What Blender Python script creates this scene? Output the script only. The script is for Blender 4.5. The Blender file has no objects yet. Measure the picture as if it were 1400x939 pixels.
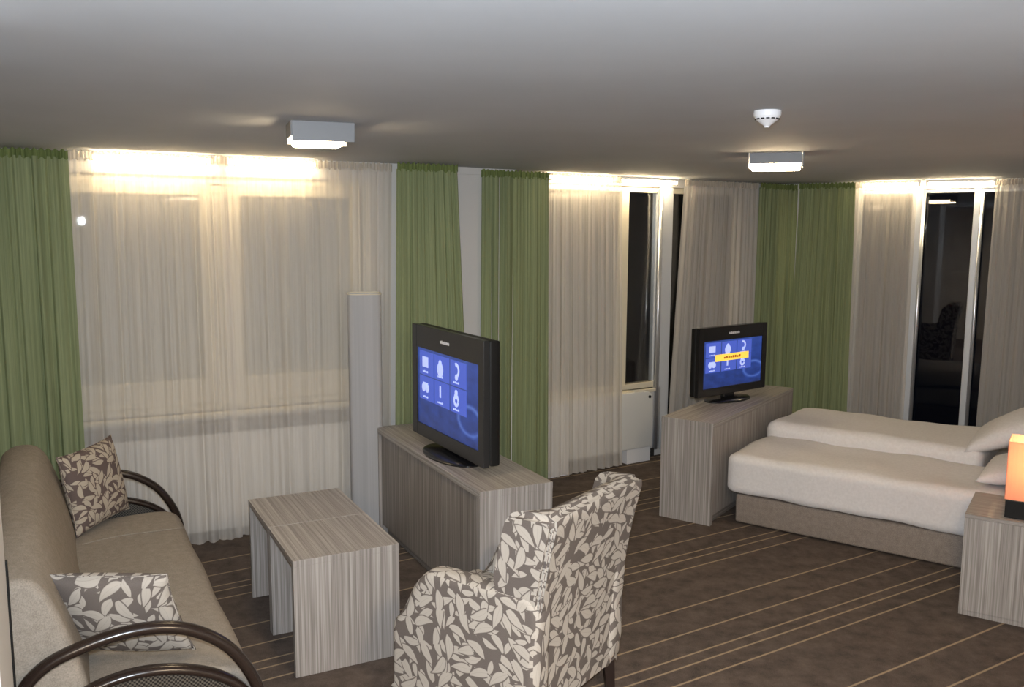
import bpy, bmesh, math, random
from mathutils import Vector, Matrix
R = math.radians
sc = bpy.context.scene
COL = sc.collection

# ------------------------------------------------------------------ camera
cam_d = bpy.data.cameras.new('camera'); cam = bpy.data.objects.new('camera', cam_d); COL.objects.link(cam)
cam_d.sensor_width = 36.0; cam_d.lens = 1200.0 / 1400.0 * 36.0
cam_d.clip_start = 0.02; cam_d.clip_end = 200
P_, Q_ = R(7.33), R(0.29)
fwd = Vector((0, math.cos(P_), -math.sin(P_))); up0 = Vector((0, math.sin(P_), math.cos(P_))); r0 = Vector((1, 0, 0))
rr = r0 * math.cos(Q_) + up0 * math.sin(Q_); uu = -r0 * math.sin(Q_) + up0 * math.cos(Q_)
M = Matrix((rr, uu, -fwd)).transposed().to_4x4(); M.translation = Vector((0, 0, 2.0))
cam.matrix_world = M
sc.camera = cam

# ------------------------------------------------------------------ colour management, world
sc.view_settings.view_transform = 'Standard'; sc.view_settings.look = 'None'
sc.view_settings.gamma = 1.0; sc.view_settings.use_curve_mapping = False
sc.view_settings.exposure = 0.0
w = bpy.data.worlds.new('night'); sc.world = w; w.use_nodes = True
w.node_tree.nodes['Background'].inputs[0].default_value = (0.010, 0.014, 0.03, 1)
w.node_tree.nodes['Background'].inputs[1].default_value = 0.08

# ------------------------------------------------------------------ lights
def area(name, loc, target, size, power, color, size_y=None, spread=None):
    l = bpy.data.lights.new(name, 'AREA'); l.energy = power; l.color = color
    l.shape = 'RECTANGLE' if size_y else 'SQUARE'; l.size = size
    if size_y: l.size_y = size_y
    if spread: l.spread = spread
    o = bpy.data.objects.new(name, l); COL.objects.link(o); o.location = loc
    o.rotation_euler = (Vector(target) - Vector(loc)).to_track_quat('-Z', 'Y').to_euler()
    return o
FLASH = 125.0
area('camera_flash', (0.0, 0.02, 2.09), (0.25, 6, 1.85), 0.06, FLASH, (0.82, 0.91, 1.0))
# unseen area lights added at ceiling level for warm ambient light from above
area('ambient_fill_light', (-0.3, -1.3, 2.36), (-0.3, -1.2, 0), 0.5, 80.0, (1.0, 0.75, 0.47))
area('ambient_fill_light', (0.9, 0.9, 2.36), (0.9, 1.0, 0), 0.5, 60.0, (1.0, 0.75, 0.47))

# ------------------------------------------------------------------ materials
def mat(name, col=(0.8, 0.8, 0.8), rough=0.5, metal=0.0, spec=0.5):
    m = bpy.data.materials.new(name); m.use_nodes = True
    b = m.node_tree.nodes['Principled BSDF']
    b.inputs['Base Color'].default_value = (*col, 1); b.inputs['Roughness'].default_value = rough
    b.inputs['Metallic'].default_value = metal; b.inputs['Specular IOR Level'].default_value = spec
    return m
class NT:
    def __init__(s, m): s.t = m.node_tree; s.b = s.t.nodes.get('Principled BSDF')
    def n(s, typ, **kw):
        k = s.t.nodes.new(typ)
        for a, v in kw.items(): setattr(k, a, v)
        return k
    def l(s, a, b): s.t.links.new(a, b)
    def math(s, op, a, b=None, c=None, clamp=False):
        k = s.n('ShaderNodeMath', operation=op); k.use_clamp = clamp
        for i, v in enumerate((a, b, c)):
            if v is None: continue
            if isinstance(v, (int, float)): k.inputs[i].default_value = v
            else: s.l(v, k.inputs[i])
        return k.outputs[0]
    def ramp(s, f, stops, interp='LINEAR'):
        k = s.n('ShaderNodeValToRGB'); k.color_ramp.interpolation = interp
        e = k.color_ramp.elements
        while len(e) < len(stops): e.new(0.5)
        for i, (p, c) in enumerate(stops): e[i].position = p; e[i].color = (*c, 1)
        s.l(f, k.inputs[0]); return k.outputs[0]
    def mix(s, f, a, b):
        k = s.n('ShaderNodeMix', data_type='RGBA')
        if isinstance(f, float): k.inputs[0].default_value = f
        else: s.l(f, k.inputs[0])
        for i, v in ((6, a), (7, b)):
            if isinstance(v, tuple): k.inputs[i].default_value = (*v, 1)
            else: s.l(v, k.inputs[i])
        return k.outputs[2]
    def noise(s, vec, scale, detail=2.0, rough=0.5):
        k = s.n('ShaderNodeTexNoise'); k.inputs['Scale'].default_value = scale
        k.inputs['Detail'].default_value = detail; k.inputs['Roughness'].default_value = rough
        if vec is not None: s.l(vec, k.inputs['Vector'])
        return k.outputs['Fac']
    def coords(s, which='Object'):
        return s.n('ShaderNodeTexCoord').outputs[which]
    def bump(s, h, strength, dist):
        k = s.n('ShaderNodeBump'); k.inputs['Strength'].default_value = strength; k.inputs['Distance'].default_value = dist
        s.l(h, k.inputs['Height']); s.l(k.outputs[0], s.b.inputs['Normal'])

MT = {}
MT['wall'] = mat('wall_paint', (0.62, 0.61, 0.60), 0.8)
m = mat('ceiling_paint', (0.60, 0.60, 0.60), 0.75); t = NT(m)
f = t.noise(t.coords(), 1.3, 5, 0.6); t.l(t.ramp(f, [(0.3, (0.455, 0.48, 0.515)), (0.7, (0.505, 0.53, 0.57))]), t.b.inputs['Base Color'])
MT['ceiling'] = m

# striped carpet
m = mat('striped_carpet', (0.06, 0.045, 0.035), 0.95, spec=0.1); t = NT(m)
oc = t.coords(); sx = t.n('ShaderNodeSeparateXYZ'); t.l(oc, sx.inputs[0])
ang = R(31.8)
v = t.math('ADD', t.math('MULTIPLY', sx.outputs[0], -math.sin(ang)), t.math('MULTIPLY', sx.outputs[1], math.cos(ang)))
v = t.math('ADD', v, 20.0 - 2.415)
ph = t.math('MODULO', v, 0.995)
tot = None
for o_ in (0.0, 0.405, 0.515, 0.59, 0.765):
    d = t.math('ABSOLUTE', t.math('SUBTRACT', ph, o_ + 0.01))
    hit = t.math('SUBTRACT', 1.0, t.math('DIVIDE', d, 0.0075), clamp=True)
    hit = t.math('MULTIPLY', hit, 2.0, clamp=True)
    tot = hit if tot is None else t.math('MAXIMUM', tot, hit)
mot = t.noise(oc, 9.0, 4, 0.7); fine = t.noise(oc, 260.0, 2)
base = t.ramp(t.math('ADD', t.math('MULTIPLY', mot, 0.6), t.math('MULTIPLY', fine, 0.4)),
              [(0.35, (0.060, 0.048, 0.043)), (0.65, (0.150, 0.118, 0.099))])
t.l(t.mix(t.math('MULTIPLY', tot, 0.75), base, (0.42, 0.32, 0.21)), t.b.inputs['Base Color'])
t.bump(fine, 0.5, 0.004); MT['carpet'] = m

# light striped laminate: UV.x runs across the grain
def laminate(name, dark, midc, light, edge=0.0):
    m = mat(name, midc, 0.42, spec=0.35); t = NT(m)
    uv = t.n('ShaderNodeUVMap').outputs[0]; mp = t.n('ShaderNodeMapping'); t.l(uv, mp.inputs[0])
    mp.inputs['Scale'].default_value = (1, 0.010, 1)
    a = t.noise(mp.outputs[0], 75.0, 3, 0.65); b = t.noise(mp.outputs[0], 260.0, 1)
    f = t.math('ADD', t.math('MULTIPLY', a, 0.75), t.math('MULTIPLY', b, 0.25))
    t.l(t.ramp(f, [(0.38, dark), (0.5, midc), (0.62, light)]), t.b.inputs['Base Color'])
    return m
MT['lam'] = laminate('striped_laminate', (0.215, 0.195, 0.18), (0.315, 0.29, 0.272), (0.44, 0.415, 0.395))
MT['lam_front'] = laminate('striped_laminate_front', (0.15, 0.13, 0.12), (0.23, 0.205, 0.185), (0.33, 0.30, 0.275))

# leaf jacquard: rotated leaf per Voronoi cell, UV in metres
def leaf_fabric(name, ground, leaf_c, scale=13.0):
    m = mat(name, ground, 0.85, spec=0.15); t = NT(m)
    uv = t.n('ShaderNodeUVMap').outputs[0]
    fine = t.noise(uv, 420.0, 1)
    gcol = t.mix(fine, tuple(c * 0.75 for c in ground), tuple(c * 1.25 for c in ground))
    c = gcol; total = None
    for k, (sc_, off, jit, L, W) in enumerate(((scale * 1.3, 0.0, 0.85, 0.62, 0.20), (scale * 1.05, 3.37, 0.8, 0.68, 0.21), (scale * 0.95, 7.7, 0.75, 0.68, 0.22))):
        mp = t.n('ShaderNodeMapping'); t.l(uv, mp.inputs[0]); mp.inputs['Scale'].default_value = (sc_, sc_, 1); mp.inputs['Location'].default_value = (off, off * 1.3, 0)
        vo = t.n('ShaderNodeTexVoronoi', voronoi_dimensions='2D'); vo.inputs['Scale'].default_value = 1.0; vo.inputs['Randomness'].default_value = jit
        t.l(mp.outputs[0], vo.inputs['Vector'])
        sub = t.n('ShaderNodeVectorMath', operation='SUBTRACT'); t.l(mp.outputs[0], sub.inputs[0]); t.l(vo.outputs['Position'], sub.inputs[1])
        cs = t.n('ShaderNodeSeparateColor'); t.l(vo.outputs['Color'], cs.inputs[0])
        n2 = t.n('ShaderNodeTexNoise'); n2.inputs['Scale'].default_value = 0.22; t.l(vo.outputs['Position'], n2.inputs['Vector'])
        an = t.math('ADD', t.math('MULTIPLY', n2.outputs['Fac'], 13.0), t.math('MULTIPLY', cs.outputs[0], 1.7))
        ca, sa = t.math('COSINE', an), t.math('SINE', an)
        s2 = t.n('ShaderNodeSeparateXYZ'); t.l(sub.outputs[0], s2.inputs[0])
        x = t.math('ADD', t.math('MULTIPLY', s2.outputs[0], ca), t.math('MULTIPLY', s2.outputs[1], sa))
        y = t.math('SUBTRACT', t.math('MULTIPLY', s2.outputs[1], ca), t.math('MULTIPLY', s2.outputs[0], sa))
        xx = t.math('MULTIPLY', x, x)
        bend = t.math('MULTIPLY', xx, t.math('MULTIPLY', t.math('SUBTRACT', cs.outputs[1], 0.5), 1.1))
        yc = t.math('ABSOLUTE', t.math('SUBTRACT', y, bend))
        prof = t.math('MULTIPLY', t.math('SUBTRACT', 1.0, t.math('DIVIDE', xx, L * L)), W)
        prof = t.math('MULTIPLY', prof, t.math('ADD', 1.0, t.math('MULTIPLY', x, 0.7)))
        g = t.math('SUBTRACT', prof, yc)
        hit = t.math('MULTIPLY', g, 30.0, clamp=True)
        rim = t.math('MULTIPLY', t.math('ADD', g, 0.055), 30.0, clamp=True)
        on = t.math('GREATER_THAN', cs.outputs[2], 0.18 if k == 2 else 0.08)
        hit = t.math('MULTIPLY', hit, on); rim = t.math('MULTIPLY', rim, on)
        vein = t.math('MULTIPLY', t.math('SUBTRACT', 0.012, yc), 70.0, clamp=True)
        lcol = t.mix(fine, tuple(q * 0.88 for q in leaf_c), leaf_c)
        lcol = t.mix(t.math('MULTIPLY', vein, 0.35), lcol, ground)
        c = t.mix(rim, c, gcol); c = t.mix(hit, c, lcol)
        total = hit if total is None else t.math('MAXIMUM', total, hit)
    t.l(c, t.b.inputs['Base Color']); t.bump(total, 0.25, 0.003)
    return m
MT['leaf'] = leaf_fabric('leaf_pattern_fabric', (0.15, 0.13, 0.12), (0.50, 0.465, 0.42), 12.0)
MT['pipe'] = mat('beige_piping', (0.42, 0.35, 0.30), 0.9)
MT['leaf_cushion'] = leaf_fabric('leaf_pattern_cushion_fabric', (0.135, 0.10, 0.09), (0.50, 0.43, 0.34), 15.0)

def fabric(name, c1, c2, sc_=500.0, rough=0.9, bump=0.3):
    m = mat(name, c1, rough, spec=0.12); t = NT(m)
    oc = t.coords(); a = t.noise(oc, sc_, 2); b = t.noise(oc, 30.0, 3, 0.7)
    f = t.math('ADD', t.math('MULTIPLY', a, 0.6), t.math('MULTIPLY', b, 0.4))
    t.l(t.ramp(f, [(0.35, c1), (0.65, c2)]), t.b.inputs['Base Color']); t.bump(a, bump, 0.002)
    return m
MT['sofa'] = fabric('sofa_fabric', (0.235, 0.205, 0.17), (0.36, 0.315, 0.265), 260.0)
MT['bed_base'] = fabric('bed_base_fabric', (0.20, 0.165, 0.14), (0.33, 0.28, 0.24), 240.0)
MT['linen'] = fabric('white_bed_linen', (0.66, 0.64, 0.64), (0.72, 0.70, 0.70), 60.0, bump=0.05)
MT['mattress'] = fabric('mattress_cloth', (0.6, 0.58, 0.56), (0.66, 0.64, 0.62), 60.0)

def cloth(name, c1, c2, transp, transl, stripes=90.0, opaque_top=False):
    m = bpy.data.materials.new(name); m.use_nodes = True; t = NT(m); t.t.nodes.remove(t.b)
    out = t.t.nodes['Material Output']
    uv = t.n('ShaderNodeUVMap').outputs[0]; mp = t.n('ShaderNodeMapping'); t.l(uv, mp.inputs[0]); mp.inputs['Scale'].default_value = (1, 0.01, 1)
    f = t.noise(mp.outputs[0], stripes, 3, 0.7)
    colr = t.ramp(f, [(0.35, c1), (0.65, c2)])
    d = t.n('ShaderNodeBsdfDiffuse'); t.l(colr, d.inputs[0])
    tl = t.n('ShaderNodeBsdfTranslucent'); t.l(colr, tl.inputs[0])
    m1 = t.n('ShaderNodeMixShader'); m1.inputs[0].default_value = transl; t.l(d.outputs[0], m1.inputs[1]); t.l(tl.outputs[0], m1.inputs[2])
    if transp > 0:
        tr = t.n('ShaderNodeBsdfTransparent'); m2 = t.n('ShaderNodeMixShader')
        tf = t.math('ADD', transp - 0.20, t.math('MULTIPLY', f, 0.4), clamp=True)
        t.l(tf, m2.inputs[0]); t.l(m1.outputs[0], m2.inputs[1]); t.l(tr.outputs[0], m2.inputs[2]); t.l(m2.outputs[0], out.inputs[0])
    else: t.l(m1.outputs[0], out.inputs[0])
    return m
MT['sheer'] = cloth('sheer_curtain_cloth', (0.70, 0.655, 0.60), (0.95, 0.905, 0.85), 0.38, 0.35, 110.0)
MT['green'] = cloth('green_curtain_cloth', (0.235, 0.272, 0.145), (0.34, 0.385, 0.215), 0.0, 0.18, 60.0)
MT['tape'] = cloth('green_heading_tape', (0.10, 0.13, 0.045), (0.24, 0.29, 0.11), 0.0, 0.1, 60.0)
MT['sheer_tape'] = cloth('sheer_heading_tape', (0.5, 0.44, 0.36), (0.8, 0.74, 0.66), 0.15, 0.35, 160.0)

MT['cream'] = mat('cream_window_frame', (0.72, 0.66, 0.52), 0.45)
MT['white_metal'] = mat('white_enamel', (0.74, 0.74, 0.72), 0.35)
MT['grille'] = mat('grey_grille', (0.16, 0.16, 0.17), 0.6)
MT['silver'] = mat('silver_window_post', (0.62, 0.64, 0.68), 0.28, 0.75)
MT['white_post'] = mat('pale_grey_window_post', (0.66, 0.68, 0.71), 0.3, 0.1)
MT['black_gloss'] = mat('black_gloss_plastic', (0.010, 0.010, 0.012), 0.18)
MT['black'] = mat('black_plastic', (0.008, 0.008, 0.008), 0.5, spec=0.25)
MT['bezel'] = mat('charcoal_gloss_bezel', (0.022, 0.022, 0.023), 0.3, spec=0.35)
MT['dark_wood'] = mat('dark_brown_bentwood', (0.022, 0.014, 0.011), 0.22)
MT['leg_wood'] = mat('dark_wood_leg', (0.02, 0.012, 0.010), 0.4)
MT['dark_trim'] = mat('dark_skirting', (0.03, 0.028, 0.027), 0.6)
MT['aluminium'] = mat('brushed_aluminium', (0.20, 0.205, 0.215), 0.5, 0.15, 0.3)
MT['plastic_white'] = mat('white_plastic', (0.78, 0.78, 0.80), 0.4)
m = mat('perforated_dark_mesh', (0.02, 0.018, 0.016), 0.4); t = NT(m)
uv = t.n('ShaderNodeUVMap').outputs[0]; ck = t.n('ShaderNodeTexChecker'); ck.inputs['Scale'].default_value = 140.0; t.l(uv, ck.inputs[0])
ck.inputs[1].default_value = (0.008, 0.007, 0.007, 1); ck.inputs[2].default_value = (0.10, 0.09, 0.075, 1); t.l(ck.outputs[0], t.b.inputs['Base Color'])
MT['mesh'] = m
MT['blind'] = fabric('beige_roller_blind', (0.72, 0.68, 0.58), (0.78, 0.74, 0.64), 300.0)
MT['paper'] = cloth('white_lamp_paper', (0.48, 0.485, 0.50), (0.56, 0.56, 0.58), 0.0, 0.25, 30.0)
m = bpy.data.materials.new('night_glass'); m.use_nodes = True; t = NT(m); t.t.nodes.remove(t.b)
tr = t.n('ShaderNodeBsdfTransparent'); tr.inputs[0].default_value = (0.93, 0.94, 0.94, 1); gl = t.n('ShaderNodeBsdfGlossy'); gl.inputs['Roughness'].default_value = 0.015
fr = t.n('ShaderNodeFresnel'); fr.inputs[0].default_value = 1.45; mx = t.n('ShaderNodeMixShader')
t.l(fr.outputs[0], mx.inputs[0]); t.l(tr.outputs[0], mx.inputs[1]); t.l(gl.outputs[0], mx.inputs[2]); t.l(mx.outputs[0], t.t.nodes['Material Output'].inputs[0])
MT['glass'] = m
def emis(name, col, strength):
    m = bpy.data.materials.new(name); m.use_nodes = True; t = NT(m)
    t.b.inputs['Base Color'].default_value = (*col, 1)
    t.b.inputs['Emission Color'].default_value = (*col, 1); t.b.inputs['Emission Strength'].default_value = strength
    return m
COVE = 75.0
MT['tube'] = emis('warm_tube_glow', (1.0, 0.80, 0.50), COVE)
MT['diffuser'] = emis('lit_lamp_glass', (1.0, 0.77, 0.48), 55.0)
MT['bulb'] = emis('warm_bulb_glow', (1.0, 0.72, 0.36), 14.0)
m = cloth('lit_lamp_shade_cloth', (0.80, 0.52, 0.40), (0.84, 0.56, 0.43), 0.0, 0.55, 30.0); MT['shade'] = m
# television picture: blue menu glow with a lighter swirl to the right
def tv_picture(name):
    m = bpy.data.materials.new(name); m.use_nodes = True; t = NT(m)
    uv = t.n('ShaderNodeUVMap').outputs[0]; s = t.n('ShaderNodeSeparateXYZ'); t.l(uv, s.inputs[0])
    nz = t.noise(uv, 7.0, 3)
    dx = t.math('SUBTRACT', s.outputs[0], 0.86); dy = t.math('SUBTRACT', s.outputs[1], 0.30)
    rad = t.math('SQRT', t.math('ADD', t.math('MULTIPLY', dx, dx), t.math('MULTIPLY', dy, dy)))
    ring = t.math('SUBTRACT', 1.0, t.math('MULTIPLY', t.math('ABSOLUTE', t.math('SUBTRACT', rad, 0.17)), 22.0), clamp=True)
    f = t.math('ADD', t.math('MULTIPLY', nz, 0.5), t.math('MULTIPLY', ring, 0.35))
    f = t.math('ADD', f, t.math('MULTIPLY', s.outputs[1], 0.18))
    c = t.ramp(f, [(0.15, (0.008, 0.022, 0.11)), (0.45, (0.024, 0.062, 0.30)), (0.85, (0.12, 0.22, 0.62))])
    t.b.inputs['Base Color'].default_value = (0.01, 0.01, 0.02, 1); t.b.inputs['Roughness'].default_value = 0.3
    t.l(c, t.b.inputs['Emission Color']); t.b.inputs['Emission Strength'].default_value = 1.0
    return m
MT['picture'] = tv_picture('television_menu_picture')
MT['tile'] = emis('menu_tile_blue', (0.05, 0.085, 0.40), 1.0)
MT['icon'] = emis('menu_icon_white', (0.36, 0.42, 0.72), 1.0)
MT['banner'] = emis('menu_banner_yellow', (0.85, 0.55, 0.08), 1.0)
MT['banner_text'] = emis('menu_banner_text', (0.30, 0.10, 0.01), 0.8)
MT['logo'] = mat('silver_logo', (0.75, 0.75, 0.78), 0.4)

# ------------------------------------------------------------------ mesh helpers
def box(bm, lo, hi, bev=0.0, seg=2):
    vs = [bm.verts.new((x, y, z)) for x in (lo[0], hi[0]) for y in (lo[1], hi[1]) for z in (lo[2], hi[2])]
    F = [(0, 1, 3, 2), (4, 6, 7, 5), (0, 4, 5, 1), (2, 3, 7, 6), (0, 2, 6, 4), (1, 5, 7, 3)]
    fs = [bm.faces.new([vs[i] for i in f]) for f in F]
    if bev > 0:
        es = list({e for f in fs for e in f.edges})
        bmesh.ops.bevel(bm, geom=es, offset=bev, segments=seg, affect='EDGES', profile=0.5)
def tube(bm, pts, rad, n=12, flat=1.0, closed=False, caps=True):
    # sweep; pts Vectors; flat scales the section along the binormal
    pts = [Vector(p) for p in pts]; rings = []
    N = len(pts); prevn = None
    for i, p in enumerate(pts):
        a = pts[(i - 1) % N] if (closed or i > 0) else p; b = pts[(i + 1) % N] if (closed or i < N - 1) else p
        tn = (b - a).normalized()
        if prevn is None:
            ref = Vector((1, 0, 0)) if abs(tn.x) < 0.9 else Vector((0, 0, 1))
            prevn = tn.cross(ref).normalized()
        nn = (prevn - tn * prevn.dot(tn)).normalized(); prevn = nn; bn = tn.cross(nn)
        r = rad[i] if isinstance(rad, (list, tuple)) else rad
        rings.append([bm.verts.new(p + nn * (r * math.cos(2 * math.pi * k / n)) + bn * (r * flat * math.sin(2 * math.pi * k / n))) for k in range(n)])
    M_ = N if closed else N - 1
    for i in range(M_):
        A, B = rings[i], rings[(i + 1) % N]
        for k in range(n): bm.faces.new((A[k], A[(k + 1) % n], B[(k + 1) % n], B[k]))
    if caps and not closed:
        bm.faces.new(rings[0][::-1]); bm.faces.new(rings[-1])
def lathe(bm, prof, n=32, c=(0, 0), sx=1.0, sy=1.0):
    rings = [[bm.verts.new((c[0] + sx * r * math.cos(2 * math.pi * k / n), c[1] + sy * r * math.sin(2 * math.pi * k / n), z)) for k in range(n)] for r, z in prof]
    for A, B in zip(rings, rings[1:]):
        for k in range(n): bm.faces.new((A[k], A[(k + 1) % n], B[(k + 1) % n], B[k]))
    bm.faces.new(rings[0][::-1]); bm.faces.new(rings[-1])
def prism(bm, poly, a0, a1, axis='x', bev=0.0, seg=3):
    # extrude 2-D polygon (p,q) along axis; x: (y,z), y: (x,z), z: (x,y)
    def P(a, p, q): return {'x': (a, p, q), 'y': (p, a, q), 'z': (p, q, a)}[axis]
    A = [bm.verts.new(P(a0, *p)) for p in poly]; B = [bm.verts.new(P(a1, *p)) for p in poly]
    fA = bm.faces.new(A); fB = bm.faces.new(B[::-1]); n = len(poly); side = []
    for i in range(n): side.append(bm.faces.new((A[i], B[i], B[(i + 1) % n], A[(i + 1) % n])))
    if bev > 0:
        es = list(set(fA.edges) | set(fB.edges))
        bmesh.ops.bevel(bm, geom=es, offset=bev, segments=seg, affect='EDGES', profile=0.5)
def spline(pts, sub=6, closed=False):
    out = []; n = len(pts)
    rng = range(n) if closed else range(n - 1)
    for i in rng:
        g = (lambda j: pts[j % n]) if closed else (lambda j: pts[max(0, min(n - 1, j))])
        p0, p1, p2, p3 = g(i - 1), g(i), g(i + 1), g(i + 2)
        for s in range(sub):
            u = s / sub
            out.append(tuple(0.5 * (2 * b + (c - a) * u + (2 * a - 5 * b + 4 * c - d) * u * u + (3 * b - a - 3 * c + d) * u ** 3) for a, b, c, d in zip(p0, p1, p2, p3)))
    if not closed: out.append(tuple(pts[-1]))
    return out
def box_uv(bm, grain=None):
    bm.normal_update()
    L = bm.loops.layers.uv.verify()
    g = {'x': 0, 'y': 1, 'z': 2}.get(grain)
    for f in bm.faces:
        n = [abs(c) for c in f.normal]; k = n.index(max(n))
        ax = [0, 1, 2]; ax.remove(k)
        if g is not None and g in ax: ax.remove(g); u, v = ax[0], g
        else: u, v = ax
        for lp in f.loops: lp[L].uv = (lp.vert.co[u] + 0.37 * k, lp.vert.co[v])
def obj(name, bm, m, parent=None, smooth=False, grain=None, uv=True, fix=True):
    if fix: bmesh.ops.recalc_face_normals(bm, faces=bm.faces)
    if uv: box_uv(bm, grain)
    me = bpy.data.meshes.new(name); bm.to_mesh(me); bm.free()
    me.materials.append(MT[m] if isinstance(m, str) else m)
    o = bpy.data.objects.new(name, me); COL.objects.link(o)
    if smooth: me.polygons.foreach_set('use_smooth', [True] * len(me.polygons))
    if parent is not None: o.parent = parent
    return o
def autosmooth(o, ang=40):
    me = o.data; me.polygons.foreach_set('use_smooth', [True] * len(me.polygons))
    me.set_sharp_from_angle(angle=R(ang))
    return o
def thing(name, label, cat, loc=(0, 0, 0), rz=0.0, group=None):
    o = bpy.data.objects.new(name, None); COL.objects.link(o); o.empty_display_size = 0.1
    o.location = loc; o.rotation_euler = (0, 0, rz); o['label'] = label; o['category'] = cat
    if group: o['group'] = group
    return o
def tag(o, label, cat, group=None):
    o['label'] = label; o['category'] = cat
    if group: o['group'] = group
    return o
def struct(name, bm, m, loc=(0, 0, 0), rz=0.0, parent=None, **kw):
    o = obj(name, bm, m, parent, **kw); o['kind'] = 'structure'
    if parent is None: o.location = loc; o.rotation_euler = (0, 0, rz)
    return o
def B(): return bmesh.new()

# ------------------------------------------------------------------ room frames
H = 2.45
A1, P1 = R(26.0), Vector((-1.75, 5.46))
A2, P2 = R(33), Vector((0.25, 6.84))
AB, PB = R(-33.3), Vector((3.5, 7.63))
def fr(p, a, s, off=0.0):
    return Vector((p.x + s * math.cos(a) - off * math.sin(a), p.y + s * math.sin(a) + off * math.cos(a)))
SD = Vector((math.cos(R(-62)), math.sin(R(-62)))); SN = Vector((-math.sin(R(-62)), math.cos(R(-62))))
eB = Vector((math.cos(AB), math.sin(AB))); nB = Vector((-math.sin(AB), math.cos(AB)))
def inter(p, a, q, b, offp=0, offq=0):
    p = fr(p, a, 0, offp); q = fr(q, b, 0, offq)
    d1 = Vector((math.cos(a), math.sin(a))); d2 = Vector((math.cos(b), math.sin(b)))
    det = d1.x * -d2.y + d2.x * d1.y
    rx, ry = q.x - p.x, q.y - p.y
    s = (rx * -d2.y + d2.x * ry) / det
    return p + d1 * s
WO = 0.17   # wall face behind the curtain line
L0 = fr(P1, A1, -1.62, WO + 0.2)
CORN = inter(P2, A2, PB, AB, WO + 0.2, WO + 0.2)
sL = SN * (L0.dot(SN))
L1 = SN * (L0.dot(SN)) + SD * -2.3
L2 = SN * -2.4 + SD * -2.3
L3 = SN * -2.4 + SD * 2.2
R3 = eB * 0.66 + nB * (PB.dot(nB) + WO + 0.2)
R4 = eB * 0.66 + nB * 3.0
R5 = eB * 1.9 + nB * 3.0
R6 = eB * 1.9 + nB * -1.5
J1 = fr(P1, A1, 1.42, WO + 0.2); J2 = fr(P2, A2, -0.95, WO + 0.2)
OUT = [L0, J1, J2, CORN, R3, R4, R5, R6, L3, L2, L1]
for nm, z0, z1, m in (('floor', -0.12, 0.0, 'carpet'), ('ceiling', H, H + 0.12, 'ceiling')):
    bm = B(); prism(bm, [tuple(p) for p in OUT], z0, z1, 'z'); struct(nm, bm, m)

def wall_seg(name, a, b, holes=(), th=0.2, m='wall', inset=0.0):
    """wall from a to b (outer line passes through them), inner face at -th"""
    d = (b - a); L = d.length; ang = math.atan2(d.y, d.x)
    bm = B(); xs = 0.0
    for (x0, x1, z0, z1) in holes:
        if x0 > xs: box(bm, (xs, -th, 0), (x0, 0, H))
        if z0 > 0: box(bm, (x0, -th, 0), (x1, 0, z0))
        if z1 < H: box(bm, (x0, -th, z1), (x1, 0, H))
        xs = x1
    if xs < L: box(bm, (xs, -th, 0), (L, 0, H))
    return struct(name, bm, m, (a.x, a.y, 0), ang), ang
def s_of(p, a, s, origin):   # wall coordinate of curtain coordinate s, measured from origin
    d = Vector((math.cos(a), math.sin(a))); return (fr(p, a, s) - origin).dot(d)
oA = s_of(P1, A1, 0, L0); oA2 = s_of(P2, A2, 0, J2); oB = s_of(PB, AB, 0, CORN)
wall_seg('wall_front_left', L0, J1, [(oA - 1.05, oA + 0.95, 0.83, 2.33)])
wall_seg('wall_jog', J1, J2)
wall_seg('wall_front', J2, CORN, [(oA2 + 0.0, oA2 + 1.40, 0.62, 2.38), (oA2 + 1.40, oA2 + 2.35, 0.05, 2.38)])
wall_seg('wall_front_right', CORN, R3, [(oB - 0.55, oB + 1.30, 0.06, 2.38)])
wall_seg('wall_right', R3, R4); wall_seg('wall_corner', R4, R5); wall_seg('wall_entrance', R5, R6)
wall_seg('wall_back', R6, L3); wall_seg('wall_side', L3, L2); wall_seg('wall_return', L2, L1); wall_seg('wall_left', L1, L0)

# pillar between the two curtains, with a small cap
bm = B(); box(bm, (-0.98, -0.02, 0), (-0.30, 0.16, H), 0.004); box(bm, (-0.99, -0.035, H - 0.05), (-0.29, 0.16, H), 0.003)
struct('trim_1', bm, 'wall', (P2.x, P2.y, 0), A2)
# white pier beside the near end of the sofa, with a dark edge strip
q0 = SN * -0.149 + SD * -2.85
bm = B(); box(bm, (0, -0.32, 0), (0.5, 0, H), 0.003); struct('trim_2', bm, 'wall', (q0.x, q0.y, 0), R(-62))
bm = B(); box(bm, (-0.016, -0.33, 0), (0.004, 0.006, 1.04), 0.002); struct('trim_3', bm, 'black', (q0.x, q0.y, 0), R(-62))
# dark skirting
for nm, p, a, s0, s1 in (('baseboard_front_left', P1, A1, -1.3, 1.35), ('baseboard_front', P2, A2, -0.25, 1.33), ('baseboard_front_right', PB, AB, -1.0, -0.56)):
    bm = B(); box(bm, (s0, WO - 0.016, 0), (s1, WO - 0.001, 0.075), 0.003); struct(nm, bm, 'dark_trim', (p.x, p.y, 0), a)

# ------------------------------------------------------------------ windows (frames > panes)
def frame_bm(x0, x1, z0, z1, w, y0, y1, bev=0.004):
    bm = B()
    box(bm, (x0, y0, z0), (x0 + w, y1, z1), bev); box(bm, (x1 - w, y0, z0), (x1, y1, z1), bev)
    box(bm, (x0 + w - 0.002, y0 + .001, z0), (x1 - w + 0.002, y1 - .001, z0 + w), bev); box(bm, (x0 + w - 0.002, y0 + .001, z1 - w), (x1 - w + 0.002, y1 - .001, z1), bev)
    return bm
def pane_bm(x0, x1, z0, z1, y):
    bm = B(); box(bm, (x0, y, z0), (x1, y + 0.006, z1)); return bm
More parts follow.
